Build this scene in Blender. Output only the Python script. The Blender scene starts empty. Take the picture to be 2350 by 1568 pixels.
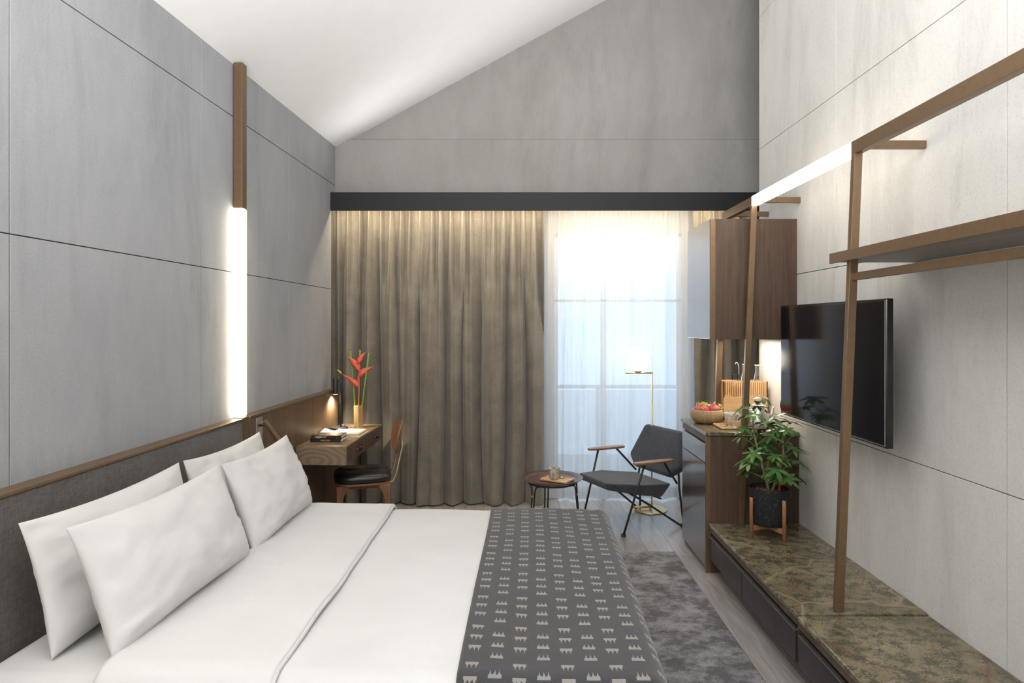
import bpy, bmesh, math, random
from math import sin, cos, pi, sqrt, radians, exp
from mathutils import Vector, Matrix, Euler, noise

S = bpy.context.scene
COL = S.collection
random.seed(7)

# ------------------------------------------------------------------ camera
cam_data = bpy.data.cameras.new('camera')
cam = bpy.data.objects.new('camera', cam_data); COL.objects.link(cam)
cam.location = (0, 0, 1.6); cam.rotation_euler = (radians(90), 0, 0)
cam_data.sensor_fit = 'HORIZONTAL'; cam_data.sensor_width = 36
cam_data.lens = 1494 / 2350 * 36
cam_data.shift_x = -12 / 2350; cam_data.shift_y = -38 / 2350
cam_data.clip_start = .05; cam_data.clip_end = 200
S.camera = cam
# ------------------------------------------------------------------ view, world, lights
S.view_settings.view_transform = 'Standard'
try: S.view_settings.look = 'None'
except Exception: pass
S.view_settings.exposure = 0.0; S.view_settings.gamma = 1.0
S.view_settings.use_curve_mapping = False
S.cycles.use_denoising = True
S.cycles.max_bounces = 10; S.cycles.diffuse_bounces = 6; S.cycles.glossy_bounces = 4
S.cycles.transmission_bounces = 8; S.cycles.transparent_max_bounces = 16
S.cycles.sample_clamp_indirect = 6.0
S.cycles.caustics_reflective = False; S.cycles.caustics_refractive = False

world = bpy.data.worlds.new('sky'); S.world = world; world.use_nodes = True
bg = world.node_tree.nodes['Background']
bg.inputs[0].default_value = (0.56, 0.77, 1.0, 1); bg.inputs[1].default_value = 2.3

def area(name, loc, rot, sx, sy, power, color, spread=180):
    d = bpy.data.lights.new(name, 'AREA'); d.shape = 'RECTANGLE'; d.size = sx; d.size_y = sy
    d.energy = power; d.color = color; d.spread = radians(spread)
    o = bpy.data.objects.new(name, d); COL.objects.link(o)
    o.location = loc; o.rotation_euler = rot; return o
WARM = (1.0, .80, .56); NEUT = (1.0, .93, .86)
# added fill lights behind camera and on pelmet, then the room's LED strips
area('added_ceiling_fill', (.1, -.5, 2.2), (radians(146), 0, 0), 2.6, 1.8, 220, (1, .985, .98), 135)  # added unseen fill that brightens the ceiling, not a fixture of the room
area('added_far_ceiling_fill', (.2, 5.50, 2.76), (radians(218), 0, 0), 3.2, .06, 6, (1, .98, .96), 110)  # added strip lifting the far ceiling and left wall, no known fixture
area('added_rear_fill', (-.5, -2.2, 2.0), (radians(84), 0, radians(-24)), 2.4, 1.8, 42, (1, .96, .93))  # added unseen fill aimed towards the right wall, no known lamp there
area('pelmet_cove_light', (.1, 5.60, 2.655), (radians(28), 0, 0), 3.5, .05, 30, (1, .82, .58))
area('cabinet_under_light', (1.66, 4.55, 1.495), (0, 0, 0), .12, .5, 5.5, (1, .90, .74))

# ------------------------------------------------------------------ mesh builder
class MB:
    def __init__(self): self.bm = bmesh.new(); self.uv = None
    def _add(self, verts, faces):
        vs = [self.bm.verts.new(v) for v in verts]
        out = []
        for f in faces:
            try: out.append(self.bm.faces.new([vs[i] for i in f]))
            except ValueError: pass
        return vs, out
    def box(self, x0, x1, y0, y1, z0, z1):
        v = [(x0,y0,z0),(x1,y0,z0),(x1,y1,z0),(x0,y1,z0),(x0,y0,z1),(x1,y0,z1),(x1,y1,z1),(x0,y1,z1)]
        self._add(v, [(0,3,2,1),(4,5,6,7),(0,1,5,4),(1,2,6,5),(2,3,7,6),(3,0,4,7)]); return self
    def hexa(self, v8):
        self._add(v8, [(0,3,2,1),(4,5,6,7),(0,1,5,4),(1,2,6,5),(2,3,7,6),(3,0,4,7)]); return self
    def prism(self, pts, d):
        """pts: polygon of 3D points, extruded by vector d"""
        n = len(pts); d = Vector(d)
        v = [Vector(p) for p in pts] + [Vector(p) + d for p in pts]
        f = [tuple(range(n))[::-1], tuple(range(n, 2*n))] + [(i, (i+1) % n, n + (i+1) % n, n + i) for i in range(n)]
        self._add(v, f); return self
    def tube(self, pts, r, seg=10, closed=False, cap=True):
        pts = [Vector(p) for p in pts]; n = len(pts)
        rs = r if isinstance(r, (list, tuple)) else [r] * n
        rings = []; up = None
        for i, p in enumerate(pts):
            if closed: t = (pts[(i+1) % n] - pts[i-1]).normalized()
            else: t = (pts[min(i+1, n-1)] - pts[max(i-1, 0)]).normalized()
            if up is None:
                up = Vector((0,0,1)) if abs(t.z) < .9 else Vector((0,1,0))
            a = t.cross(up)
            if a.length < 1e-6: a = t.cross(Vector((1,0,0)))
            a.normalize(); b = a.cross(t).normalized(); up = b
            rings.append([self.bm.verts.new(p + a*rs[i]*cos(2*pi*k/seg) + b*rs[i]*sin(2*pi*k/seg)) for k in range(seg)])
        m = n if closed else n - 1
        for i in range(m):
            A, B = rings[i], rings[(i+1) % n]
            for k in range(seg): self.bm.faces.new((A[k], A[(k+1) % seg], B[(k+1) % seg], B[k]))
        if cap and not closed:
            self.bm.faces.new(rings[0][::-1]); self.bm.faces.new(rings[-1])
        return self
    def bar(self, p0, p1, w, h, side=(1,0,0)):
        """rectangular bar from p0 to p1; w along 'side', h across"""
        p0, p1 = Vector(p0), Vector(p1); t = (p1-p0).normalized(); s = Vector(side)
        s = (s - t*s.dot(t)).normalized(); b = t.cross(s).normalized()
        q = []
        for p in (p0, p1):
            q += [p - s*w/2 - b*h/2, p + s*w/2 - b*h/2, p + s*w/2 + b*h/2, p - s*w/2 + b*h/2]
        return self.hexa(q)
    def lathe(self, prof, c=(0,0,0), seg=32, sx=1, sy=1):
        c = Vector(c); rings = []
        for r, z in prof:
            if r < 1e-5: rings.append([self.bm.verts.new(c + Vector((0,0,z)))])
            else: rings.append([self.bm.verts.new(c + Vector((r*sx*cos(2*pi*k/seg), r*sy*sin(2*pi*k/seg), z))) for k in range(seg)])
        for A, B in zip(rings, rings[1:]):
            for k in range(seg):
                k2 = (k+1) % seg
                if len(A) == 1 and len(B) == 1: continue
                if len(A) == 1: self.bm.faces.new((A[0], B[k], B[k2]))
                elif len(B) == 1: self.bm.faces.new((A[k], B[0], A[k2]))
                else: self.bm.faces.new((A[k], B[k], B[k2], A[k2]))
        return self
    def grid(self, fn, nu, nv, uvfn=None, flip=False):
        if uvfn and self.uv is None: self.uv = self.bm.loops.layers.uv.new('uv')
        vs = [[self.bm.verts.new(fn(i/nu, j/nv)) for j in range(nv+1)] for i in range(nu+1)]
        for i in range(nu):
            for j in range(nv):
                ids = [(i,j),(i+1,j),(i+1,j+1),(i,j+1)]
                if flip: ids = ids[::-1]
                f = self.bm.faces.new([vs[a][b] for a, b in ids])
                if uvfn:
                    for l, (a, b) in zip(f.loops, ids): l[self.uv].uv = uvfn(a/nu, b/nv)
        return self
    def sphere(self, c, r, seg=24, rings=14, sq=(1,1,1)):
        c = Vector(c)
        prof = [(sin(pi*i/rings), -cos(pi*i/rings)) for i in range(rings+1)]
        rr = []
        for a, z in prof:
            if a < 1e-4: rr.append([self.bm.verts.new(c + Vector((0,0,z*r*sq[2])))])
            else: rr.append([self.bm.verts.new(c + Vector((a*r*sq[0]*cos(2*pi*k/seg), a*r*sq[1]*sin(2*pi*k/seg), z*r*sq[2]))) for k in range(seg)])
        for A, B in zip(rr, rr[1:]):
            for k in range(seg):
                k2 = (k+1) % seg
                if len(A) == 1: self.bm.faces.new((A[0], B[k2], B[k]))
                elif len(B) == 1: self.bm.faces.new((A[k], A[k2], B[0]))
                else: self.bm.faces.new((A[k], A[k2], B[k2], B[k]))
        return self
    def mesh(self, name, smooth):
        bmesh.ops.recalc_face_normals(self.bm, faces=self.bm.faces[:]) if not getattr(self, 'keepn', False) else None
        me = bpy.data.meshes.new(name); self.bm.to_mesh(me); self.bm.free()
        if smooth:
            me.polygons.foreach_set('use_smooth', [True]*len(me.polygons))
        return me

def build(name, mb, mat, parent=None, smooth=False, bevel=0, seg=2, subsurf=0, solid=0, auto=None):
    me = mb.mesh(name, smooth or bool(subsurf) or auto is not None)
    o = bpy.data.objects.new(name, me); COL.objects.link(o)
    if mat: me.materials.append(mat)
    if parent: o.parent = parent
    if solid:
        m = o.modifiers.new('solid', 'SOLIDIFY'); m.thickness = solid; m.offset = 0
    if bevel:
        m = o.modifiers.new('bevel', 'BEVEL'); m.width = bevel; m.segments = seg; m.limit_method = 'ANGLE'; m.angle_limit = radians(40)
    if subsurf:
        m = o.modifiers.new('sub', 'SUBSURF'); m.levels = subsurf; m.render_levels = subsurf
    if auto is not None:
        try: me.set_sharp_from_angle(angle=radians(auto))
        except Exception: pass
    return o
def tag(o, label=None, cat=None, group=None, kind=None):
    if label: o['label'] = label
    if cat: o['category'] = cat
    if group: o['group'] = group
    if kind: o['kind'] = kind
    return o
def root(name, label, cat, loc=(0,0,0), rz=0, group=None):
    o = bpy.data.objects.new(name, None); COL.objects.link(o); o.empty_display_size = .05
    o.location = loc; o.rotation_euler = (0, 0, rz)
    return tag(o, label, cat, group)
def struct(name, mb, mat, **k): return tag(build(name, mb, mat, **k), kind='structure')
# frame of the left wall: local x = out of the wall, local y = along the wall
LA = -math.atan(.0355); LO = (-1.776, 0, 0)
def LW(v, u, z=0):
    return (LO[0] + v*cos(LA) - u*sin(LA), v*sin(LA) + u*cos(LA), z)

# ------------------------------------------------------------------ materials
class X:
    """tiny expression wrapper around math nodes"""
    def __init__(s, nt, sock): s.nt = nt; s.s = sock
    def _m(s, op, b=None, c=None):
        n = s.nt.nodes.new('ShaderNodeMath'); n.operation = op
        s.nt.links.new(s.s, n.inputs[0])
        for i, q in ((1, b), (2, c)):
            if q is None: continue
            if isinstance(q, X): s.nt.links.new(q.s, n.inputs[i])
            else: n.inputs[i].default_value = q
        return X(s.nt, n.outputs[0])
    def __add__(s, o): return s._m('ADD', o)
    def __sub__(s, o): return s._m('SUBTRACT', o)
    def __mul__(s, o): return s._m('MULTIPLY', o)
    def __truediv__(s, o): return s._m('DIVIDE', o)
    def frac(s): return s._m('FRACT')
    def floor(s): return s._m('FLOOR')
    def abs(s): return s._m('ABSOLUTE')
    def sin(s): return s._m('SINE')
    def lt(s, o): return s._m('LESS_THAN', o)
    def gt(s, o): return s._m('GREATER_THAN', o)
    def pw(s, o): return s._m('POWER', o)
    def mod(s, o): return s._m('MODULO', o)
    def max(s, o): return s._m('MAXIMUM', o)
    def min(s, o): return s._m('MINIMUM', o)

class Mat:
    def __init__(s, name, rough=.5, metal=0, spec=.5):
        s.m = bpy.data.materials.new(name); s.m.use_nodes = True; s.nt = s.m.node_tree
        s.b = s.nt.nodes['Principled BSDF']; s.b.inputs['Roughness'].default_value = rough
        s.b.inputs['Metallic'].default_value = metal; s.b.inputs['Specular IOR Level'].default_value = spec
        s.tc = s.nt.nodes.new('ShaderNodeTexCoord')
    def col(s, c): s.b.inputs['Base Color'].default_value = (*c, 1); return s
    def link(s, a, b): s.nt.links.new(a, b)
    def map(s, scale=(1,1,1), rot=(0,0,0), src='Object', loc=(0,0,0)):
        n = s.nt.nodes.new('ShaderNodeMapping'); n.inputs['Scale'].default_value = scale
        n.inputs['Rotation'].default_value = rot; n.inputs['Location'].default_value = loc
        s.link(s.tc.outputs[src], n.inputs[0]); return n.outputs[0]
    def noise(s, vec, scale, detail=4, rough=.55, dist=0):
        n = s.nt.nodes.new('ShaderNodeTexNoise'); n.inputs['Scale'].default_value = scale
        n.inputs['Detail'].default_value = detail; n.inputs['Roughness'].default_value = rough
        n.inputs['Distortion'].default_value = dist
        s.link(vec, n.inputs['Vector']); return n.outputs['Fac']
    def ramp(s, fac, stops, interp='LINEAR'):
        n = s.nt.nodes.new('ShaderNodeValToRGB'); e = n.color_ramp.elements; n.color_ramp.interpolation = interp
        while len(e) < len(stops): e.new(.5)
        for el, (p, c) in zip(e, stops): el.position = p; el.color = (*c, 1) if len(c) == 3 else c
        s.link(fac, n.inputs[0]); return n.outputs[0]
    def mix(s, fac, a, b, mode='MIX'):
        n = s.nt.nodes.new('ShaderNodeMix'); n.data_type = 'RGBA'; n.blend_type = mode
        for sock, q in ((n.inputs[0], fac), (n.inputs[6], a), (n.inputs[7], b)):
            if isinstance(q, (int, float)): sock.default_value = q
            elif isinstance(q, tuple): sock.default_value = (*q, 1)
            else: s.link(q, sock)
        return n.outputs[2]
    def base(s, sock): s.link(sock, s.b.inputs['Base Color']); return s
    def bump(s, h, strength=.2, dist=.01):
        n = s.nt.nodes.new('ShaderNodeBump'); n.inputs['Strength'].default_value = strength
        n.inputs['Distance'].default_value = dist; s.link(h, n.inputs['Height'])
        s.link(n.outputs[0], s.b.inputs['Normal']); return s
    def xyz(s, vec):
        n = s.nt.nodes.new('ShaderNodeSeparateXYZ'); s.link(vec, n.inputs[0])
        return [X(s.nt, n.outputs[i]) for i in range(3)]

def concrete(name, a, b, c):
    m = Mat(name, rough=.8, spec=.25); v = m.map()
    n1 = m.noise(v, .9, 6, .6, .3); n2 = m.noise(m.map((1,1,.35)), 5, 8, .7, .4); n3 = m.noise(v, 120, 3, .7)
    f = m.mix(.5, n1, n2)
    cc = m.ramp(f, [(.30, a), (.5, b), (.70, c)])
    sp = m.ramp(n3, [(.30, (.86,.86,.86)), (.5, (1,1,1))])
    cc = m.mix(1.0, cc, sp, 'MULTIPLY')
    st = m.ramp(m.noise(m.map((1,1,.25), loc=(3,1,2)), 2.2, 7, .7, .5), [(.32, (.84,.84,.83)), (.50, (1,1,1))])
    m.base(m.mix(1.0, cc, st, 'MULTIPLY')); m.bump(m.mix(.3, n2, n3), .12, .004); return m.m
def wood(name, dark, light, axis=(1,1,.06), scale=30, rough=.42, spec=.4, rings=0):
    m = Mat(name, rough=rough, spec=spec); v = m.map(axis)
    n1 = m.noise(v, scale, 5, .6, .5); n2 = m.noise(v, scale*5, 3, .6); n3 = m.noise(m.map(tuple(a*.5 for a in axis)), scale*.35, 3, .5, .3)
    f = m.mix(.35, n1, n2); f = m.mix(.4, f, n3)
    m.base(m.ramp(f, [(.36, dark), (.62, light)])); m.bump(f, .06, .002); return m.m
def plain(name, c, rough=.5, metal=0, spec=.5, var=.06, sc=8):
    m = Mat(name, rough, metal, spec); n = m.noise(m.map(), sc, 3)
    m.base(m.ramp(n, [(.35, tuple(x*(1-var) for x in c)), (.65, tuple(min(1, x*(1+var)) for x in c))])); return m.m
def fabric(name, c, c2, rough=.9, scale=260, bump=.25, sheen=.3, mottling=3):
    m = Mat(name, rough, spec=.15)
    w1 = m.noise(m.map((1,1,.12)), scale, 2); w2 = m.noise(m.map((.12,.12,1)), scale, 2)
    f = m.mix(.5, w1, w2); f2 = m.mix(.25, f, m.noise(m.map(), mottling, 3))
    m.base(m.ramp(f2, [(.38, c), (.62, c2)])); m.bump(f, bump, .0015)
    try: m.b.inputs['Sheen Weight'].default_value = sheen
    except Exception: pass
    return m.m
def emit(name, c, k):
    m = Mat(name); n = m.noise(m.map(), 3, 2)
    m.col((.9,.9,.9)); m.b.inputs['Emission Color'].default_value = (*c, 1)
    m.b.inputs['Emission Strength'].default_value = k; return m.m

M = {}
M['wall'] = concrete('cool_concrete', (.305,.317,.335), (.36,.370,.388), (.41,.42,.436))
M['wallr'] = concrete('warm_concrete', (.58,.57,.545), (.65,.64,.615), (.70,.69,.665))
M['gable'] = concrete('gable_render', (.265,.26,.248), (.315,.31,.298), (.365,.36,.348))
M['seam'] = plain('seam_shadow_joint', (.21,.205,.20), .9)
M['ceil'] = plain('white_ceiling_paint', (.90,.905,.91), .9, spec=.1, var=.01)
M['plaster'] = plain('pale_plaster', (.6,.6,.58), .9, spec=.1, var=.03)
M['bronze'] = plain('brushed_bronze', (.215,.140,.080), .36, .6, .5, .05, 40)
M['blackmetal'] = plain('black_metal', (.025,.026,.03), .42, .2, .5)
M['pelmet'] = plain('pelmet_dark_metal', (.017,.017,.019), .5, .1, .3)
M['walnut'] = wood('dark_walnut_veneer', (.050,.030,.020), (.125,.078,.050))
M['walnutH'] = wood('dark_walnut_panel', (.075,.046,.030), (.155,.10,.066), axis=(1,1,.05), scale=26)
M['deskend'] = None
M['desk'] = wood('desk_walnut_top', (.13,.085,.05), (.27,.185,.115), axis=(1,.08,1), scale=30, rough=.35)
M['deskfront'] = wood('desk_walnut_front', (.055,.036,.026), (.12,.08,.056), axis=(1,1,.06), scale=30)
M['drawerdark'] = wood('stained_drawer_front', (.022,.018,.019), (.045,.038,.038), axis=(1,1,.05), scale=34, rough=.36)
M['doorblue'] = wood('stained_oak_door', (.040,.030,.026), (.085,.066,.056), axis=(1,1,.04), scale=30, rough=.30, spec=.6)
M['doorblue'].node_tree.nodes['Principled BSDF'].inputs['Coat Weight'].default_value = 1.0; M['doorblue'].node_tree.nodes['Principled BSDF'].inputs['Coat Roughness'].default_value = .16
M['walleg'] = wood('walnut_chair_leg', (.15,.068,.036), (.30,.15,.085), axis=(1,1,.12), scale=45, rough=.35)
M['armwood'] = wood('armrest_walnut', (.20,.11,.065), (.36,.22,.14), axis=(1,.2,1), scale=50, rough=.4)
M['bamboo'] = wood('bamboo', (.48,.29,.14), (.70,.48,.27), axis=(.2,1,1), scale=30, rough=.4)
M['bamboov'] = wood('bamboo_slats', (.46,.27,.12), (.72,.47,.24), axis=(1,1,.1), scale=60, rough=.4)
M['standwood'] = wood('plant_stand_wood', (.24,.11,.045), (.42,.22,.10), axis=(1,1,.1), scale=50)
M['headfab'] = fabric('headboard_weave', (.060,.053,.048), (.135,.120,.105), scale=300, mottling=5)
M['white'] = None
M['drape'] = None
M['chairfab'] = fabric('charcoal_wool', (.030,.035,.047), (.066,.076,.097), scale=200, sheen=.25)
M['leather'] = plain('black_leather', (.012,.012,.013), .32, spec=.6)
M['brass'] = plain('brushed_brass', (.86,.66,.36), .33, .9, .5, .05, 30)
M['goldtube'] = plain('antique_brass_tube', (.50,.37,.22), .34, .8, .5)
M['steel'] = plain('brushed_steel', (.66,.63,.58), .34, .95, .5, .04, 40)
M['paper'] = plain('paper', (.78,.74,.66), .8, spec=.2, var=.03)
M['cardboard'] = plain('kraft_cover', (.60,.49,.33), .8, spec=.2)
M['stem'] = plain('green_stem', (.16,.30,.05), .45)
M['coral'] = plain('coral_bract', (.80,.14,.10), .4, var=.15, sc=25)
M['yel'] = plain('yellow_green_tip', (.55,.55,.10), .5)
M['bark'] = plain('pale_green_bark', (.22,.26,.10), .7, var=.3, sc=60)
M['soil'] = plain('bark_chips', (.14,.07,.035), .9, var=.5, sc=80)
M['whitebox'] = plain('white_card', (.75,.72,.68), .6)
M['foil'] = plain('silver_sachet', (.62,.64,.68), .28, .8)
M['redtag'] = plain('red_tag', (.5,.04,.03), .5)
M['rubber'] = plain('black_rubber', (.02,.02,.02), .7)
M['tabletop'] = plain('stained_table_top', (.085,.045,.040), .26, spec=.6, var=.12, sc=12)

def mk_white():
    m = Mat('white_cotton', .85, spec=.15); v = m.map()
    n = m.noise(v, 3.2, 5, .55, .6); w = m.noise(m.map((1,.5,1)), 500, 2)
    m.base(m.ramp(n, [(.3, (.585,.582,.578)), (.7, (.625,.622,.618))])); m.bump(m.mix(.06, n, w), .35, .02)
    try: m.b.inputs['Sheen Weight'].default_value = .15
    except Exception: pass
    return m.m
M['white'] = mk_white()
def mk_drape():
    m = Mat('beige_linen_drape', .55, spec=.35)
    w1 = m.noise(m.map((1,1,.05)), 320, 2); w2 = m.noise(m.map((.08,.08,1)), 420, 2); w3 = m.noise(m.map((1,1,1)), 6, 4)
    f = m.mix(.75, w1, w2); f = m.mix(.4, f, w3)
    m.base(m.ramp(f, [(.36, (.135,.119,.095)), (.64, (.25,.225,.185))])); m.bump(f, .3, .002)
    try: m.b.inputs['Sheen Weight'].default_value = .3
    except Exception: pass
    return m.m
M['drape'] = mk_drape()
def mk_sheer():
    m = Mat('white_sheer', .9); nt = m.nt
    out = nt.nodes['Material Output']; tr = nt.nodes.new('ShaderNodeBsdfTransparent'); tl = nt.nodes.new('ShaderNodeBsdfTranslucent')
    df = nt.nodes.new('ShaderNodeBsdfDiffuse'); df.inputs[0].default_value = (.88,.88,.88,1)
    tl.inputs[0].default_value = (.92,.93,.95,1); tr.inputs[0].default_value = (1,1,1,1)
    a = nt.nodes.new('ShaderNodeMixShader'); a.inputs[0].default_value = .42
    b = nt.nodes.new('ShaderNodeMixShader')
    m.link(tl.outputs[0], a.inputs[1]); m.link(df.outputs[0], a.inputs[2])
    w = m.noise(m.map((1,1,.02)), 150, 2); r = m.ramp(w, [(.3, (.68,.68,.68)), (.7, (.84,.84,.84))])
    m.link(r, b.inputs[0]); m.link(tr.outputs[0], b.inputs[1]); m.link(a.outputs[0], b.inputs[2])
    m.link(b.outputs[0], out.inputs[0]); return m.m
M['sheer'] = mk_sheer()
def mk_glass(name='clear_glass', alpha=.12):
    m = Mat(name, .03); nt = m.nt; out = nt.nodes['Material Output']
    tr = nt.nodes.new('ShaderNodeBsdfTransparent'); gl = nt.nodes.new('ShaderNodeBsdfGlossy'); gl.inputs['Roughness'].default_value = .03
    mx = nt.nodes.new('ShaderNodeMixShader'); lw = nt.nodes.new('ShaderNodeLayerWeight'); lw.inputs[0].default_value = .35
    r = m.ramp(lw.outputs['Facing'], [(0, (alpha,)*3), (.8, (.75,.75,.75))])
    m.link(r, mx.inputs[0]); m.link(tr.outputs[0], mx.inputs[1]); m.link(gl.outputs[0], mx.inputs[2]); m.link(mx.outputs[0], out.inputs[0])
    return m.m
M['glass'] = mk_glass()
M['pane'] = mk_glass('window_pane_glass', .03)
def mk_marble():
    m = Mat('green_brown_marble', .16, spec=.6); v = m.map((1,1,1))
    n1 = m.noise(m.map((1,1.15,1)), 13, 9, .68, 0); n2 = m.noise(v, 130, 4, .8); n3 = m.noise(m.map((1,1,1), loc=(5,3,1)), 4, 4, .6, .3)
    base = m.ramp(n3, [(.35, (.165,.130,.078)), (.65, (.265,.220,.142))])
    mask = m.ramp(m.mix(.35, n1, n2), [(.45, (.9,.9,.9)), (.52, (0,0,0))])
    c = m.mix(mask, base, (.060,.070,.045))
    sp = m.ramp(n2, [(.42, (.6,.6,.55)), (.55, (1,1,1)), (.68, (1.0,1.0,1.0))]); c = m.mix(.7, c, sp, 'MULTIPLY')
    for sc, loc, w, colr in ((1.7, (1.3,.2,0), .016, (.13,.055,.045)), (2.9, (7,2,0), .012, (.12,.06,.045)), (1.1, (4,9,0), .010, (.30,.26,.17))):
        nv = m.nt.nodes.new('ShaderNodeTexNoise'); nv.inputs['Scale'].default_value = 5; m.link(m.map((1,1,1), loc=loc), nv.inputs['Vector'])
        mv = m.nt.nodes.new('ShaderNodeMix'); mv.data_type = 'RGBA'; mv.inputs[0].default_value = .16
        m.link(m.map((1,1.25,1), rot=(0,0,.5), loc=loc), mv.inputs[6]); m.link(nv.outputs['Color'], mv.inputs[7])
        vo = m.nt.nodes.new('ShaderNodeTexVoronoi'); vo.feature = 'DISTANCE_TO_EDGE'; vo.inputs['Scale'].default_value = sc
        m.link(mv.outputs[2], vo.inputs['Vector'])
        vm = m.ramp(vo.outputs['Distance'], [(0, (.75,.75,.75)), (w, (0,0,0))])
        c = m.mix(vm, c, colr)
    m.base(c); return m.m
M['marble'] = mk_marble()
def mk_floor():
    m = Mat('grey_oak_planks', .33, spec=.45); v = m.map((1,1,1), rot=(0,0,radians(90)))
    br = m.nt.nodes.new('ShaderNodeTexBrick'); br.offset = .37; br.squash = 1
    br.inputs['Scale'].default_value = 1; br.inputs['Brick Width'].default_value = 1.9; br.inputs['Row Height'].default_value = .185
    br.inputs['Mortar Size'].default_value = .0022; br.inputs['Bias'].default_value = 0
    br.inputs['Color1'].default_value = (.85,.85,.85,1); br.inputs['Color2'].default_value = (1.1,1.1,1.1,1); br.inputs['Mortar'].default_value = (.35,.35,.35,1)
    m.link(v, br.inputs['Vector'])
    g = m.ramp(m.mix(.4, m.noise(m.map((1,.07,1)), 28, 5, .6, 1.2), m.noise(m.map((1,.05,1)), 110, 3)), [(.34, (.27,.24,.23)), (.64, (.47,.435,.41))])
    m.base(m.mix(1, g, br.outputs['Color'], 'MULTIPLY')); m.bump(br.outputs['Fac'], -.3, .002); m.b.inputs['Coat Weight'].default_value = 1.0; m.b.inputs['Coat Roughness'].default_value = .24; return m.m
M['floor'] = mk_floor()
def mk_rug():
    m = Mat('grey_loop_rug', .95, spec=.1)
    big = m.noise(m.map((1,1.3,1)), 5, 10, .80, 0); fine = m.noise(m.map((1,.7,1)), 260, 3, .8)
    a = m.ramp(big, [(.44, (.16,.155,.16)), (.58, (.40,.39,.405))]); b = m.ramp(fine, [(.3, (.45,.45,.45)), (.7, (1.35,1.35,1.35))])
    m.base(m.mix(1, a, b, 'MULTIPLY')); m.bump(fine, .8, .006); return m.m
M['rug'] = mk_rug()
def mk_runner():
    m = Mat('charcoal_ikat_runner', .85, spec=.2); s, t, _ = m.xyz(m.tc.outputs['UV'])   # metres
    cs = .0745
    ci = (s / cs).floor(); x = ((s / cs).frac() - .5) * cs
    odd = (ci * .5).frac().gt(.25)                       # 0 / 1 alternating columns
    tt = t + odd * .037
    blk = (tt / .228).frac() * .228                       # 0..0.228
    row = (blk / .066).floor(); y = blk - row * .066 - .012
    inrow = row.lt(2.5)
    wob = X(m.nt, m.noise(m.tc.outputs['UV'], 90, 2)) - .5
    ph = ((x + .0205) / .041 * 3.0).frac()
    tri = (ph - .5).abs() * 2.0                            # 1 at edges, 0 centre
    sp = (tri * -1.0 + 1.0).pw(3.0)
    h = sp * .022 + wob * .014 + .013
    yy = y * (odd * 2.0 - 1.0) + (odd * -1.0 + 1.0) * .034    # flip for even columns
    on = yy.gt(0.0) * yy.lt(h) * x.abs().lt(.0205) * inrow
    thr = ((s * 2600.0).sin() * .25 + .75)
    fac = on * thr
    w = m.noise(m.map((1,1,1)), 400, 2); basec = m.ramp(w, [(.3, (.034,.034,.037)), (.7, (.060,.060,.064))])
    m.base(m.mix(fac.s, basec, (.30,.28,.26))); m.bump(w, .2, .001)
    try: m.b.inputs['Sheen Weight'].default_value = .25
    except Exception: pass
    return m.m
M['runner'] = mk_runner()
def mk_deskend():
    m = Mat('desk_crown_grain', .4, spec=.35); v = m.map((1,1,2.1), loc=(-.26,0,-1.42))
    dn = m.nt.nodes.new('ShaderNodeTexNoise'); dn.inputs['Scale'].default_value = 5; m.link(v, dn.inputs['Vector'])
    mv = m.nt.nodes.new('ShaderNodeMix'); mv.data_type = 'RGBA'; mv.inputs[0].default_value = .10
    m.link(v, mv.inputs[6]); m.link(dn.outputs['Color'], mv.inputs[7])
    wv = m.nt.nodes.new('ShaderNodeTexWave'); wv.wave_type = 'RINGS'; wv.rings_direction = 'Y'; wv.inputs['Scale'].default_value = 6
    wv.inputs['Distortion'].default_value = 1.5; wv.inputs['Detail'].default_value = 3; m.link(mv.outputs[2], wv.inputs['Vector'])
    m.base(m.ramp(wv.outputs['Fac'], [(0, (.19,.14,.095)), (1, (.27,.205,.14))])); return m.m
M['deskend'] = mk_deskend()
def speckle(name, a, b, sc, lo, hi, rough=.7):
    m = Mat(name, rough, spec=.3); n = m.noise(m.map(), sc, 2, .6)
    m.base(m.ramp(n, [(lo, a), (hi, b)])); m.bump(n, .2, .001); return m.m
M['pot'] = speckle('black_terrazzo_pot', (.013,.014,.016), (.22,.20,.16), 170, .62, .72)
M['stone_cup'] = speckle('mottled_stoneware', (.22,.19,.16), (.52,.49,.44), 60, .35, .62, .6)
M['stone_cup2'] = speckle('speckled_cream_stoneware', (.30,.26,.18), (.55,.52,.44), 90, .36, .55, .5)
def mk_leaf():
    m = Mat('glossy_green_leaf', .28, spec=.6); n = m.noise(m.map(), 9, 3)
    m.base(m.ramp(n, [(.3, (.035,.085,.026)), (.55, (.08,.18,.045)), (.75, (.19,.34,.08))]))
    return m.m
M['leaf'] = mk_leaf()
def mk_weave():
    m = Mat('woven_bamboo', .6, spec=.3)
    x, y, z = m.xyz(m.tc.outputs['Object'])
    at = x._m('ARCTAN2', y); a = ((at * 38.0 + z * 560.0).sin()); b = ((at * 38.0 - z * 560.0).sin())
    f = (a * b) * .5 + .5
    m.base(m.ramp(f.s, [(.1, (.20,.12,.06)), (.7, (.47,.33,.18))])); m.bump(f.s, .6, .003); return m.m
M['weave'] = mk_weave()
def mk_fruit():
    m = Mat('dragon_fruit_skin', .4, spec=.4); n = m.noise(m.map(), 18, 3)
    m.base(m.ramp(n, [(.35, (.50,.04,.10)), (.7, (.72,.16,.20))])); return m.m
M['fruit'] = mk_fruit()
M['screen'] = plain('tv_screen_black', (.006,.006,.009), .10, spec=.22, var=.02)
M['tvcase'] = plain('tv_gloss_bezel', (.006,.006,.007), .18, spec=.6)
M['led'] = emit('led_diffuser', (1, .87, .62), 13.0)
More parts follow.
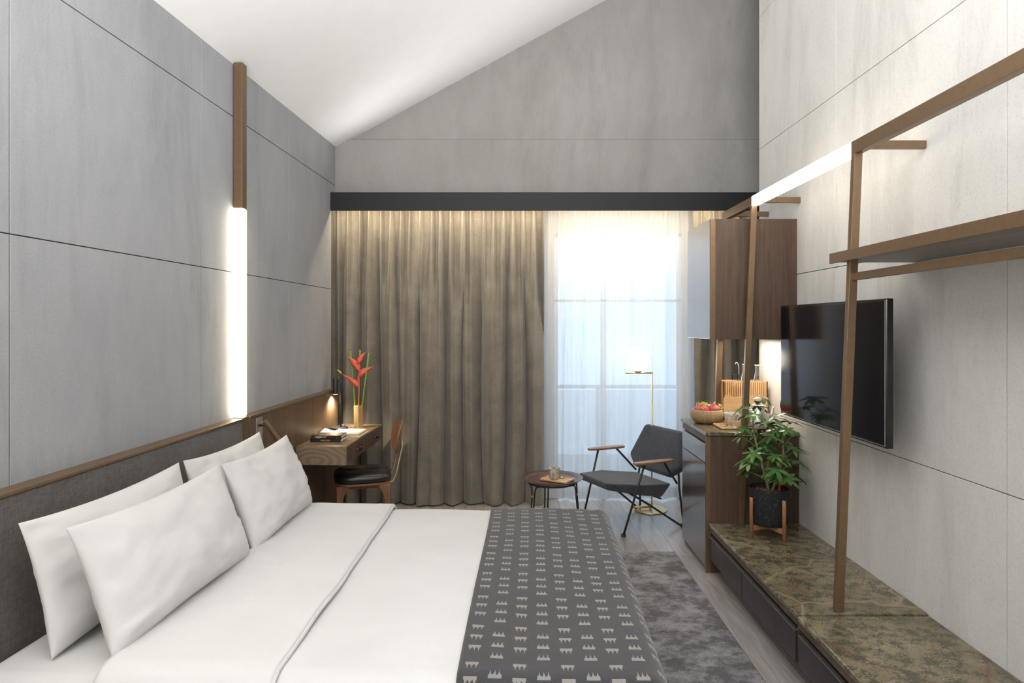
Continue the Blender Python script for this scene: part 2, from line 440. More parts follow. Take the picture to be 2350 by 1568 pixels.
M['led_bar'] = emit('led_bar_diffuser', (1, .90, .72), 6.0)
M['globe'] = emit('opal_globe', (1, .90, .74), 7.0)
M['frame'] = plain('white_window_frame', (.90,.91,.92), .5)
M['bookblack'] = plain('black_book_cover', (.02,.02,.02), .35)
def mk_cover():
    m = Mat('printed_book_cover', .3); n = m.noise(m.map((1,.4,1)), 30, 4, .7)
    m.base(m.ramp(n, [(.4, (.02,.02,.02)), (.55, (.09,.04,.03)), (.62, (.45,.35,.28)), (.7, (.03,.03,.03))])); return m.m
M['bookcover'] = mk_cover()
M['ink'] = plain('white_lettering', (.8,.8,.78), .6)
M['gold'] = plain('gold_lettering', (.75,.55,.22), .5)

# ------------------------------------------------------------------ the room
struct('floor', MB().box(-2.6, 2.9, -3.2, 6.32, -.06, 0), M['floor'])
struct('balcony_floor', MB().box(-2.6, 2.9, 6.34, 8.2, -.10, -.03), M['plaster'])

def panel_wall(along, ups, x_face, depth, gap=.004):
    """concrete panels (face at x_face, thickness depth behind) with open joints, plus backing"""
    mb = MB()
    for a0, a1 in zip(along, along[1:]):
        for z0, z1 in zip(ups, ups[1:]):
            x0, x1 = sorted((x_face, x_face + depth))
            mb.box(x0, x1, a0 + gap/2, a1 - gap/2, z0 + gap/2, z1 - gap/2)
    return mb
# left wall (in its own frame)
mb = panel_wall([-3.2, -1.4, -.2, .98, 2.18, 3.41, 4.59, 5.53], [-.02, 1.0, 1.905, 2.72], 0, -.03)
for z0, z1 in ((2.725, 2.8025), (2.8075, 3.20)):
    us = [-3.2, -1.4, -.2, .98, 2.18, 3.41, 4.59, 5.80]
    for a0, a1 in zip(us, us[1:]): mb.box(-.03, 0, a0+.0025, a1-.0025, z0 if z0 > 2.73 else 2.715, z1)
lw = struct('wall_left', mb, M['wall'], bevel=.0015); lw.location = LO; lw.rotation_euler = (0,0,LA)
mb = MB().box(-.30, -.031, -3.2, 5.53, -.05, 3.4).box(-.30, -.031, 5.53, 6.4, 2.72, 3.4).box(-.35, -.16, 5.53, 6.4, -.05, 2.72); o = struct('wall_left_backing', mb, M['seam']); o.location = LO; o.rotation_euler = (0,0,LA)
# right wall
mb = panel_wall([-3.2, -1.3, -.06, 1.18, 2.421, 3.715, 4.90], [-.02, .97, 1.93, 2.92, 3.91, 5.10], 1.82, .03)
struct('wall_right', mb, M['wallr'], bevel=.0015)
struct('wall_right_backing', MB().box(1.851, 2.5, -3.2, 4.895, -.05, 5.3), M['seam'])
struct('wall_side', MB().box(2.4, 2.5, 4.895, 6.32, -.05, 5.3), M['wallr'])
# sloping ceiling
def cz(x): return 3.146 + .5476*(x + 1.573)
mb = MB(); mb.hexa([(-2.3,-3.2,cz(-2.3)),(2.6,-3.2,cz(2.6)),(2.6,5.9,cz(2.6)),(-2.3,5.9,cz(-2.3)),
                    (-2.3,-3.2,cz(-2.3)+.1),(2.6,-3.2,cz(2.6)+.1),(2.6,5.9,cz(2.6)+.1),(-2.3,5.9,cz(-2.3)+.1)])
struct('ceiling', mb, M['ceil'])
# gable wall with projecting beam over the curtain pocket
mb = MB().box(-1.9, 2.5, 5.70, 5.86, 3.1, 3.3); mb.prism([(-1.9,5.668,3.214),(2.5,5.668,3.214),(2.5,5.665,cz(2.5)+.03),(-1.9,5.665,cz(-1.9)+.03)], (0,.2,0))
mb.box(-1.75, 2.45, 5.64, 5.72, 2.72, 3.206)
struct('wall_back', mb, M['gable'], bevel=.002)
struct('wall_front', MB().box(-2.2, 2.5, -3.3, -3.2, -.05, 5.4), M['plaster'])
mb = MB().box(-1.9, 2.5, 5.70, 6.3, 2.75, 2.80); struct('ceiling_pocket', mb, M['plaster'])
# window wall with opening
WX0, WX1, WZ = .35, 1.57, 2.476
mb = MB().box(-1.9, WX0, 6.2, 6.3, -.05, 2.8).box(WX1, 2.5, 6.2, 6.3, -.05, 2.8).box(WX0, WX1, 6.2, 6.3, WZ, 2.8)
struct('wall_window', mb, M['plaster'])
wf = MB()
for x0, x1, z0, z1 in ((WX0, WX0+.04, 0, WZ), (WX1-.04, WX1, 0, WZ), (WX0, WX1, WZ-.04, WZ), (WX0, WX1, 0, .05), (.80, .85, 0, WZ), (WX0, WX1, 1.82, 1.845)):
    wf.box(x0, x1, 6.22, 6.27, z0, z1)
w = struct('window_1', wf, M['frame'], bevel=.003)
build('pane', MB().box(WX0+.03, WX1-.03, 6.243, 6.249, .04, WZ-.03), M['pane'], w)
# pelmet
struct('trim_1', MB().box(-1.578, 2.38, 5.50, 5.52, 2.568, 2.722).box(-1.578, 2.38, 5.52, 5.64, 2.705, 2.722), M['pelmet'], bevel=.001)

# balcony railing outside
r = root('balcony_railing', 'pale balcony railing with glass panel behind the sheer curtain', 'railing', (.9, 7.3, -.03))
build('top_rail', MB().box(-1.6, 1.6, -.03, .03, .92, .96), M['frame'], r)
build('screen_panel', MB().box(-1.6, 1.6, -.004, .004, .05, .90), mk_glass('frosted_rail_glass', .25), r)
for x in (-1.2, 0, 1.2): build('post', MB().box(x-.02, x+.02, -.02, .02, 0, .93), M['frame'], r)

# ------------------------------------------------------------------ curtains
def fold_curve(s, z01, N, seed, wtop=.13, wlow=.27, jit=.25):
    """forward bulge (0..1) of a pinch pleat curtain; s in pleats, z01 = 1 at the top"""
    v = 0
    for k in range(int(s)-2, int(s)+4):
        rng = random.Random(seed*1000 + k)
        c = k + rng.uniform(-jit, jit) + (1-z01)*rng.uniform(-.35, .35)
        w = wtop + (wlow-wtop)*min(1, (1-z01)*3.2) * rng.uniform(.8, 1.2)
        a = rng.uniform(.65, 1.0)
        v += a * exp(-((s-c)/w)**2)
    return v
def curtain(x0, x1, y, z0, z1, N, amp, seed, nx, nz, flare=0, wtop=.13, wlow=.27, jit=.22, low=.85):
    mb = MB()
    def fn(a, b):
        z = z0 + (z1-z0)*(1 - (1-b)**1.0)
        t_ = min(1, (1-b)*2.2); t_ = t_*t_*(3-2*t_)
        sc_ = a*N*.5; wp = noise.noise(Vector((sc_*.55, b*.9, seed+4)))*.55 + noise.noise(Vector((sc_*1.6, b*1.6, seed+8)))*.16
        am = .72 + .5*noise.noise(Vector((math.floor(sc_+wp+.5)*3.7, 0, seed)))
        g_ = abs(cos(pi*(sc_ + wp)))**.52 * am
        f = fold_curve(a*N, b, N, seed, wtop, wlow, jit)*(1-t_*low) + g_*1.25*t_*low
        f2 = noise.noise(Vector((a*N*.9, b*1.5, seed*3.1)))*.35
        amp_z = amp*(.45 + .55*min(1, (1-b)*5)) * (1 + flare*(1-b)**3)
        x = x0 + (x1-x0)*a + noise.noise(Vector((a*N*.5, b*1.2, seed)))*.02*(1-b)
        wr = noise.noise(Vector((a*N*3, b*30, seed)))*.004*max(0, b-.8)*5
        return (x, y - amp_z*(f - .5 + f2) + wr, z)
    mb.grid(fn, nx, nz)
    return mb
o = build('drape', curtain(-1.68, .24, 5.80, .012, 2.72, 21, .15, 3, 560, 60, .15), M['drape'], smooth=True)
tag(o, 'wide taupe linen drape with pinch pleats hanging beside the desk', 'curtain', 'taupe drapes')
0 and build('pleat_hooks', (lambda m: [m.box(-1.56+k*.0875, -1.553+k*.0875, 5.775, 5.785, 2.66, 2.70) for k in range(20)] and m)(MB()), M['blackmetal'], o)
o = build('drape', curtain(1.57, 2.30, 5.80, .012, 2.72, 9, .075, 11, 260, 60, .15), M['drape'], smooth=True)
tag(o, 'narrow taupe drape right of the window, seen behind the wall cabinet', 'curtain', 'taupe drapes')
o = build('sheer_curtain', curtain(.02, 1.72, 5.97, .012, 2.72, 13, .06, 5, 420, 50, 1.2, .12, .30, .3, .5), M['sheer'], smooth=True)
tag(o, 'translucent white sheer curtain glowing in front of the window', 'curtain')

# ------------------------------------------------------------------ headboard, wall panel, light columns
h = root('headboard', 'long grey woven headboard with bronze ledge behind the pillows', 'headboard', LO, LA)
build('upholstered_panel', MB().box(.002, .068, 1.70, 3.745, .22, 1.048), M['headfab'], h, bevel=.004)
build('ledge', MB().box(0, .072, 1.70, 3.745, 1.050, 1.062), M['bronze'], h, bevel=.0015)
h = root('wall_panel', 'dark walnut wall panel with thin ledge behind the desk', 'wall panel', LO, LA)
build('panel', MB().box(.002, .066, 3.835, 5.50, .02, 1.046), M['walnutH'], h, bevel=.002)
build('ledge', MB().box(0, .070, 3.835, 5.50, 1.048, 1.062), M['bronze'], h, bevel=.0015)
def column(u, label):
    c = root('light_column', label, 'wall light', LW(0, u, 0), LA, 'bronze light columns on the concrete wall')
    build('upper_post', MB().box(.006, .058, -.03, .03, 2.275, 3.115), M['bronze'], c, bevel=.002)
    build('diffuser', MB().box(.006, .058, -.03, .03, 1.070, 2.273), M['led'], c, bevel=.004)
    build('lower_post', MB().box(.004, .069, -.034, .034, .03, 1.066), M['bronze'], c, bevel=.002)
column(3.785, 'bronze and glowing white light column left of the desk')
column(1.64, 'bronze light column on the near side of the bed')

# reading lamp on the wall panel
t = root('reading_lamp', 'small bronze tube reading lamp on a plate behind the far pillows', 'wall lamp', LW(.066, 3.97, .99), LA)
build('back_plate', MB().box(0, .006, -.055, .03, -.16, .05), M['steel'], t, bevel=.002)
build('joint', MB().tube([(.004,-.015,.0),(.045,-.015,.005)], .008), M['blackmetal'], t, smooth=True)
build('lamp_head', MB().tube([(.045,-.03,.03),(.12,.02,-.11)], .0165, 16), M['bronze'], t, auto=40)

# ------------------------------------------------------------------ bed
BU0, BU1, BV0, BV1 = 1.88, 3.715, .075, 2.155
bed = root('bed', 'large bed with mattress in white fitted sheet against the headboard', 'bed', LO, LA)
build('bed_base', MB().box(.075, 2.08, 1.93, 3.66, .06, .27), M['headfab'], bed, bevel=.01)
for v in (.25, 1.9):
    for u in (2.05, 3.54): build('leg', MB().box(v-.03, v+.03, u-.03, u+.03, .0135, .06), M['blackmetal'], bed)
mb = MB().box(.08, 2.10, 1.90, 3.69, .27, .565); build('mattress', mb, M['white'], bed, smooth=True, bevel=.06, seg=6)
def wrap(d, lo, hi, r, ext):
    """d in metres of cloth; returns (position, drop)"""
    if d < lo + r:
        q = (lo + r - d); a = q / r
        return (lo + r - r*sin(min(a, pi/2)), r*(1-cos(min(a, pi/2))) + max(0, q - r*pi/2))
    if d > hi - r:
        q = d - (hi - r); a = q / r
        return (hi - r + r*sin(min(a, pi/2)), r*(1-cos(min(a, pi/2))) + max(0, q - r*pi/2))
    return d, 0
def cloth(v0, v1, u0, u1, lo_v, hi_v, lo_u, hi_u, top, r, nv, nu, rip=.004, seed=1, uv=False, edge=None, zmin=.10):
    mb = MB()
    def fn(a, b):
        dv = v0 + (v1-v0)*a; du = u0 + (u1-u0)*b
        if edge: dv += edge(a, b)
        pv, d1 = wrap(dv, lo_v, hi_v, r, 0); pu, d2 = wrap(du, lo_u, hi_u, r, 0)
        drop = sqrt(d1*d1 + d2*d2)
        puff = .016*sin(pi*min(1, max(0, (dv-.3)/1.7)))*sin(pi*min(1, max(0, (du-lo_u)/(hi_u-lo_u))))
        n = noise.noise(Vector((dv*3.1, du*2.3, seed)))*rip + noise.noise(Vector((dv*9+du*2, du*3, seed+5)))*rip*.35
        z = top + puff + n - drop
        side = min(1, drop*3)
        pv += noise.noise(Vector((du*6, z*2, seed)))*.015*side*(1 if d1 > .05 else 0)
        pu += noise.noise(Vector((dv*6, z*2, seed+3)))*.015*side*(1 if d2 > .05 else 0)
        return (pv, pu, max(z, zmin))
    mb.grid(fn, nv, nu, (lambda a, b: (v0+(v1-v0)*a, u0+(u1-u0)*b)) if uv else None)
    return mb
D = build('duvet', cloth(.50, BV1+.30, BU0-.30, BU1+.30, -9, BV1-.012, BU0+.012, BU1-.012, .577, .075, 110, 110, .005, 1), M['white'], smooth=True, solid=.008)
tag(D, 'smooth white duvet spread over the bed under the patterned runner', 'duvet'); D.location = LO; D.rotation_euler = (0,0,LA)
def fold_edge(a, b): return a*(.04*sin(b*3.0+.4) + .03*(1-b)**2 + .008*noise.noise(Vector((b*9,1,1))))
F_ = build('duvet_fold', cloth(.49, .955, BU0-.28, BU1+.28, -9, 9, BU0+.0, BU1-.0, .598, .078, 40, 110, .006, 2, edge=fold_edge), M['white'], D, smooth=True, solid=.016)
def hem(k):
    pts = []
    for i in range(60):
        b = .1 + .82*i/59; du = BU0-.28 + (BU1-BU0+.56)*b
        pu, d2 = wrap(du, BU0, BU1, .078, 0); dv = .955 + fold_edge(1, b) + k
        puff = .016*sin(pi*(dv-.3)/1.7)*sin(pi*min(1, max(0, (du-BU0)/(BU1-BU0))))
        pts.append((dv, pu, .594 + puff - d2 + noise.noise(Vector((dv*3.1, du*2.3, 2)))*.006))
    return pts
build('hem_piping', MB().tube(hem(0), .0085, 8), M['white'], D, smooth=True)
def run_edge(a, b): return (1-a)*(.045*(1-b) + .014*sin(pi*b) + .003*sin(b*9+1))
R_ = build('bed_runner', cloth(1.487, BV1+.36, BU0-.34, BU1+.34, -9, BV1, BU0, BU1, .589, .082, 90, 130, .005, 1, uv=True, edge=run_edge), M['runner'], smooth=True, solid=.004)
tag(R_, 'charcoal bed runner with rows of pale ikat marks across the foot of the bed', 'bed runner'); R_.location = LO; R_.rotation_euler = (0,0,LA)

def pillow(v, u, z, W, H, T, lean, yaw, label, seed):
    mb = MB()
    def side(sg):
        def fn(a, b):
            # denser sampling toward edges
            s = sin((a-.5)*pi); t = sin((b-.5)*pi)
            hw = W/2*(1 - .055*(1-t*t)); hh = H/2*(1 - .10*(1-s*s))
            th = T/2*(max(0, (1-abs(s)**2.2))*max(0, (1-abs(t)**2.2)))**.5
            th *= (1 - .22*t)                                   # heavier towards the bottom
            n = noise.noise(Vector((s*2.2, t*2.0, seed)))*.013 + noise.noise(Vector((s*5+t*4, t*7-s*2, seed+2)))*.008 + abs(noise.noise(Vector((s*3-t*2, t*4+s*3, seed+6))))*-.010
            edge = (1-abs(s)**8)*(1-abs(t)**8)
            rk = noise.noise(Vector((t*9, s*1.5, seed+9)))*.022*abs(s)**4*(1-abs(s)**16)
            return (sg*(th + (n + rk)*edge) + .035*(s*s)*t*.3, s*hw, t*hh + H/2)
        return fn
    mb.grid(side(1), 44, 30); mb.grid(side(-1), 44, 30, flip=True)
    bmesh.ops.remove_doubles(mb.bm, verts=mb.bm.verts[:], dist=.0008)
    o = build('pillow', mb, M['white'], smooth=True)
    o.location = LW(v, u, z); o.rotation_euler = Euler((0, -lean, LA + yaw), 'XYZ')
    return tag(o, label, 'pillow', 'white bed pillows')
pillow(.285, 2.455, .575, .89, .43, .16, radians(17), 0, 'white pillow at the back nearest the camera, upright on the headboard', 1)
pillow(.505, 2.430, .590, .90, .425, .20, radians(23), radians(-1), 'white pillow in front nearest the camera, leaning on another', 2)
pillow(.285, 3.335, .575, .80, .43, .16, radians(17), 0, 'white pillow at the back of the far pair, beside the reading lamp', 3)
pillow(.505, 3.300, .590, .78, .42, .19, radians(23), radians(1), 'white pillow in front of the far pair, closest to the desk', 4)

# rug
o = build('rug', MB().grid(lambda a, b: (-1.0 + 2.10*a, 1.0 + 3.56*b, .012 + .002*noise.noise(Vector((a*60, b*90, 0)))), 60, 90).box(-1.0, 1.10, 1.0, 4.56, .001, .008), M['rug'], smooth=False)
tag(o, 'dark grey mottled rug on the wooden floor beside the bed', 'rug')

# ------------------------------------------------------------------ desk
d = root('desk', 'shallow wall-mounted walnut desk with two drawers in front of the drape', 'desk', LO, LA)
DZ = .75
build('desk_top', MB().box(.068, .418, 4.56, 5.60, DZ-.012, DZ), M['desk'], d, bevel=.001)
build('end_board', MB().box(.068, .420, 4.552, 4.578, DZ-.128, DZ-.0005), M['deskend'], d, bevel=.001)
build('body', MB().box(.068, .400, 4.58, 5.60, DZ-.126, DZ-.014), M['walnut'], d)
for u0, u1 in ((4.582, 5.085), (5.092, 5.598)):
    dr = build('drawer', MB().box(.401, .4195, u0, u1, DZ-.126, DZ-.014), M['deskfront'], d, bevel=.0015)
    um = (u0+u1)/2 + .05
    build('leather_pull', MB().grid(lambda a, b: (.4215 + .022*sin(pi*a), um-.065+.13*a, DZ-.083+.024*b), 12, 2), M['leather'], dr, smooth=True, solid=.003)
    for q in (-.058, .058): build('pull_stud', MB().tube([(.420, um+q, DZ-.071), (.428, um+q, DZ-.071)], .005, 10), M['brass'], dr)

# things on the desk
def book(loc, rz, w, l, h, cover, label, text, tmat, tsize):
    b = root('book', label, 'book', loc, rz, 'books stacked on the desk')
    build('cover', MB().box(0, w, 0, l, 0, .0025).box(0, w, 0, l, h-.0025, h).box(0, w, 0, .003, 0, h), cover, b)
    build('pages', MB().box(.004, w-.003, .003, l-.004, .0026, h-.0026), M['paper'], b)
    cu = bpy.data.curves.new('spine_title', 'FONT'); cu.body = text; cu.size = tsize; cu.extrude = .0003; cu.align_x = 'CENTER'; cu.align_y = 'CENTER'
    tmp = bpy.data.objects.new('tmp_text', cu); COL.objects.link(tmp); bpy.context.view_layer.update()
    me = bpy.data.meshes.new_from_object(tmp.evaluated_get(bpy.context.evaluated_depsgraph_get())); bpy.data.objects.remove(tmp)
    me.materials.clear(); me.materials.append(tmat)
    to = bpy.data.objects.new('spine_title', me); COL.objects.link(to); to.parent = b
    to.location = (w*(.32 if tmat is M['ink'] else .5), -.0006, h/2); to.rotation_euler = (radians(90), 0, 0)
    return b
def onL(v, u, z): return LW(v, u, z)
book(onL(.105, 4.73, DZ), LA, .225, .15, .024, M['bookblack'], 'thicker black book at the bottom of the desk stack, gold title', 'SINGLISH', M['gold'], .017)
book(onL(.108, 4.737, DZ+.0243), LA+.02, .222, .148, .021, M['bookcover'], 'black city guide book with white title on top of the desk stack', 'Singapore', M['ink'], .018)
p = root('magazine', 'open cream magazine lying on the desk behind the books', 'magazine', onL(.075, 4.985, DZ), LA)
build('open_sheet', MB().grid(lambda a, b: (.0 + .335*a, -.10 + .26*b + .04*a, .003 + .035*max(0, .35-a)**1.4*4*b), 20, 6), M['paper'], p, smooth=True, solid=.0015)
build('folder', MB().box(.13, .325, -.04, .19, .006, .022), M['cardboard'], p, bevel=.001)
build('top_sheet', MB().box(.10, .315, -.035, .20, .0225, .024), M['paper'], p)
# desk lamp
t = root('desk_lamp', 'black desk lamp with cylinder head shining on the desk', 'lamp', onL(.135, 5.33, DZ), LA)
build('base', MB().lathe([(0,0),(.075,0),(.076,.003),(.076,.014),(.073,.017),(0,.017)], seg=40, sx=.9), M['blackmetal'], t, auto=40)
build('stem', MB().tube([(.01,0,.015),(.01,0,.37),(.006,0,.39),(-.008,0,.398),(-.02,0,.395)], .007, 12), M['blackmetal'], t, smooth=True)
build('lamp_head', MB().lathe([(0,.0),(.0,.0),(.0205,0),(.0205,.125),(.018,.13),(0,.13)], c=(-.035,0,.285), seg=24), M['blackmetal'], t, auto=40)
build('bulb', MB().lathe([(0,-.002),(.017,-.002),(.017,.001),(0,.001)], c=(-.035,0,.284), seg=20), M['globe'], t)
build('cord', MB().tube([(.02,.05,.012),(.03,.07,.03),(.06,.06,.032),(.075,.04,.008),(.12,.05,.005),(.13,.02,.005)], .003, 6), M['rubber'], t, smooth=True)
sd = bpy.data.lights.new('desk_lamp_beam', 'SPOT'); sd.energy = 24; sd.color = (1,.82,.55); sd.spot_size = radians(150); sd.spot_blend = .8; sd.shadow_soft_size = .015
so = bpy.data.objects.new('desk_lamp_beam', sd); COL.objects.link(so); so.parent = t; so.location = (-.035, 0, .272)
# vase
VP = onL(.265, 5.42, DZ)
v_ = root('vase', 'hexagonal brass vase standing on the desk', 'vase', VP)
mb = MB(); hexp = lambda r, z, n=6: [(r*cos(pi/6+.2+k*pi/3), r*sin(pi/6+.2+k*pi/3), z) for k in range(n)]
a = hexp(.0425, 0); b_ = hexp(.0425, .183); c_ = hexp(.0395, .183); e_ = hexp(.0395, .01)
vv = [mb.bm.verts.new(p) for p in a+b_+c_+e_]
for q in range(3):
    for k in range(6): mb.bm.faces.new((vv[q*6+k], vv[q*6+(k+1)%6], vv[q*6+6+(k+1)%6], vv[q*6+6+k]))
mb.bm.faces.new(vv[0:6][::-1]); mb.bm.faces.new(vv[18:24])
build('body', mb, M['brass'], v_, bevel=.0008)
def P(px, py, y):  # position on the vertical plane through the vase, in metres
    return ((px-1187)/1494*y, y, 1.6-(py-746)/1494*y)
yv = VP[1]
def rel(px, py, dy=0):
    q = P(px, py, yv+dy); return (q[0]-VP[0], q[1]-VP[1], q[2]-VP[2])
VB = (0, 0, .012)
for i, (px, py, dy, lab) in enumerate(((804,806,.02,'cut green flower stem, leftmost in the brass vase'),
                      (826,803,.03,'cut green flower stem, upright in the middle of the vase'),
                      (846,810,-.02,'cut green flower stem leaning right in the vase'))):
    s_ = build('flower_stem', MB().tube([((i-1)*.014, 0, .012), tuple(.5*(x+y) for x, y in zip(((i-1)*.012,0,.02), rel(px,py,dy))), rel(px,py,dy)], [.0078,.0075,.0065], 8), M['stem'], smooth=True)
    s_.location = VP; tag(s_, lab, 'flower stem', 'cut stems in the brass vase')
f_ = root('heliconia', 'coral red heliconia flower in the brass vase', 'flower', VP)
build('stem', MB().tube([(-.004,-.012,.012), rel(823,930,-.01), rel(824,890,-.01), rel(822,870,-.012), rel(825,850,-.012), rel(822,835,-.012)], [.005,.004,.004,.006,.006,.004], 8), M['coral'], f_, smooth=True)
def bract(base, mid, tip, hb):
    mb = MB(); b0, m0, t0 = (Vector(rel(*q, -.014)) for q in (base, mid, tip)); n = 12; rings = []
    for i in range(n+1):
        s = i/n; p = b0*(1-s)**2 + m0*2*s*(1-s) + t0*s*s
        w = hb*(sin(pi*min(1, s*.9+.12))**.8)*(1-s)**.65 + .0012
        tdir = ((m0-b0)*(1-s) + (t0-m0)*s).normalized(); nrm = Vector((-tdir.z, 0, tdir.x))
        if nrm.z < 0: nrm = -nrm
        rings.append([mb.bm.verts.new(p + nrm*w*.5), mb.bm.verts.new(p + Vector((0,-w*.35,0))), mb.bm.verts.new(p - nrm*w*.5), mb.bm.verts.new(p + Vector((0,w*.35,0)))])
    for A, B in zip(rings, rings[1:]):
        for k in range(4): mb.bm.faces.new((A[k], A[(k+1)%4], B[(k+1)%4], B[k]))
    mb.bm.faces.new(rings[0]); mb.bm.faces.new(rings[-1][::-1]); return mb
for bs, md, tp, hb in (((824,886),(812,874),(783,858),.066),((823,862),(836,850),(858,841),.074),((824,848),(812,830),(797,817),.074),((822,834),(826,820),(842,806),.062)):
    build('bract', bract(bs, md, tp, hb), M['coral'], f_, smooth=True)
build('tip', bract((783,858),(780,852),(771,848),.02), M['yel'], f_, smooth=True)

# ------------------------------------------------------------------ desk chair
c = root('desk_chair', 'walnut desk chair with black tufted leather seat and curved back', 'chair', (-1.195, 5.03, 0), radians(196))
# local +x = front of the chair (points to the wall), seat .45 wide
def rounded(pts_fn, n=40): return [pts_fn(2*pi*k/n) for k in range(n)]
def superq(t, a, b, e): 
    ct, st = cos(t), sin(t); return (a*math.copysign(abs(ct)**e, ct), b*math.copysign(abs(st)**e, st))
mb = MB(); rings = []; n = 48
for f, z in ((0,.418),(.90,.418),(.985,.428),(1.0,.445),(.975,.468),(.90,.480),(.6,.486),(.3,.486),(0,.484)):
    if f == 0: rings.append([mb.bm.verts.new((0,0,z))]); continue
    ring = []
    for k in range(n):
        x, y = superq(2*pi*k/n, .215, .215, .55); zz = z
        if z > .475: zz -= .006*abs(cos(x*22))*0 + .008*(exp(-(x*30)**2) + exp(-(y*30)**2))*(1 if f < .9 else 0)
        ring.append(mb.bm.verts.new((x*f, y*f, zz)))
    rings.append(ring)
for A, B in zip(rings, rings[1:]):
    for k in range(n):
        k2 = (k+1) % n
        if len(A) == 1: mb.bm.faces.new((A[0], B[k2], B[k]))
        elif len(B) == 1: mb.bm.faces.new((A[k], A[k2], B[0]))
        else: mb.bm.faces.new((A[k], A[k2], B[k2], B[k]))
sc_ = build('seat_cushion', mb, M['leather'], c, smooth=True)
for x in (-.07, .07):
    for y in (-.07, .07): build('button', MB().sphere((x,y,.483), .008, 10, 6, (1,1,.5)), M['leather'], sc_, smooth=True)
build('seat_shell', MB().prism([(*superq(2*pi*k/40, .208, .208, .55), .402) for k in range(40)], (0,0,.016)), M['walleg'], c, bevel=.002)
def leg(x, y, dx, dy):
    mb = MB(); prof = [(0, .014, .014), (.20, .019, .018), (.33, .026, .022), (.385, .045, .026), (.402, .055, .028)]; rings = []
    for z, wx, wy in prof:
        f = 1 - z/.402; cx = x + dx*f; cy = y + dy*f
        cx -= math.copysign((wx-.014)*.6, x)
        rings.append([mb.bm.verts.new((cx+sx*wx, cy+sy*wy, z)) for sx, sy in ((-1,-1),(1,-1),(1,1),(-1,1))])
    for A, B in zip(rings, rings[1:]):
        for k in range(4): mb.bm.faces.new((A[k], A[(k+1)%4], B[(k+1)%4], B[k]))
    mb.bm.faces.new(rings[0][::-1]); mb.bm.faces.new(rings[-1]); return mb
for x, y in ((.17,.16),(.17,-.16),(-.17,.16),(-.17,-.16)):
    build('leg', leg(x, y, math.copysign(.03, x), math.copysign(.02, y)), M['walleg'], c, bevel=.006, seg=3)
build('seat_rail', MB().box(-.16,.16,-.15,-.13,.37,.402).box(-.16,.16,.13,.15,.37,.402).box(.14,.16,-.14,.14,.37,.402).box(-.16,-.14,-.14,.14,.37,.402), M['walleg'], c, bevel=.003)
# curved plywood back
mb = MB()
def bk(a, b):
    t = (a-.5)*2; s = (b-.5)*2
    y = .215*t*sqrt(1-.30*s*s); h_ = .125*s*sqrt(1-.38*t*t)
    return (-.262 + .032*(y/.2)**2 - .16*(h_+.12), y, .73 + h_)
mb.grid(bk, 24, 12); build('backrest', mb, M['walleg'], c, smooth=True, solid=.013, bevel=.003)
mb = MB()
for y in (-.105, .105):
    mb.tube([(-.12, y*1.05, .397), (-.175, y*1.15, .395), (-.222, y*1.2, .41), (-.245, y*1.15, .46), (-.292, y*.95, .66), (-.292, y*.8, .70), (-.287, y*.4, .712), (-.287, 0, .714)], .0075, 10)
build('back_tube', mb, M['goldtube'], c, smooth=True)

# ------------------------------------------------------------------ side table with tray, cup, spoon
TC = (.268, 5.0, 0)
t = root('side_table', 'small round dark side table with dished top by the armchair', 'table', TC)
build('table_top', MB().lathe([(0,.404),(.19,.404),(.205,.410),(.234,.428),(.237,.432),(.233,.434),(.200,.421),(.180,.417),(0,.417)], seg=56), M['tabletop'], t, auto=50)
build('ring', MB().tube([(.185*cos(2*pi*k/48), .185*sin(2*pi*k/48), .396) for k in range(48)], .006, 8, closed=True), M['blackmetal'], t, smooth=True)
for ang in (100, 220, 340):
    a = radians(ang)
    for s in (-1, 1):
        pts = []
        for rr, da, z in ((.185, .42, .396), (.187, .28, .394), (.189, .14, .384), (.192, .085, .35), (.196, .07, .28), (.225, .055, 0.0)):
            pts.append((rr*cos(a+s*da), rr*sin(a+s*da), z))
        build('leg', MB().tube(pts, .006, 8), M['blackmetal'], t, smooth=True)
    build('clip', MB().box(-.006,.006,-.012,.012,-.008,.008), M['brass'], t).matrix_local = Matrix.Translation((.195*cos(a), .195*sin(a), .315)) @ Matrix.Rotation(a, 4, 'Z')
def tray(name, loc, rz, w, l, label, mat):
    mb = MB(); r = .012
    def rr(w, l, z, r=.014):
        pts = []
        for cx, cy, a0 in ((w/2-r, l/2-r, 0), (-w/2+r, l/2-r, pi/2), (-w/2+r, -l/2+r, pi), (w/2-r, -l/2+r, 3*pi/2)):
            for k in range(5): a = a0+k*pi/8; pts.append((cx+r*cos(a), cy+r*sin(a), z))
        return pts
    R = [rr(w-.01,l-.01,0), rr(w,l,.004), rr(w,l,.014), rr(w-.012,l-.012,.014), rr(w-.016,l-.016,.006)]
    vs = [[mb.bm.verts.new(p) for p in r_] for r_ in R]; n = len(vs[0])
    for A, B in zip(vs, vs[1:]):
        for k in range(n): mb.bm.faces.new((A[k], A[(k+1)%n], B[(k+1)%n], B[k]))
    mb.bm.faces.new(vs[0][::-1]); mb.bm.faces.new(vs[-1])
    o = build(name, mb, mat, auto=35); o.location = loc; o.rotation_euler = (0,0,rz)
    return tag(o, label, 'tray', 'bamboo trays')
TZ = .4175
tray('serving_tray', (.305, 4.955, TZ), radians(-32), .225, .150, 'small bamboo tray on the round side table', M['bamboo'])
def cup(name, loc, r, h, mat, label, grp=None):
    o = build(name, MB().lathe([(0,0),(r*.62,0),(r*.70,.004),(r*.84,h*.35),(r*.97,h*.8),(r,h*.99),(r*.97,h),(r*.9,h*.97),(r*.8,h*.4),(r*.6,h*.08),(0,h*.07)], seg=36), mat, smooth=True)
    o.location = loc; return tag(o, label, 'cup', grp)
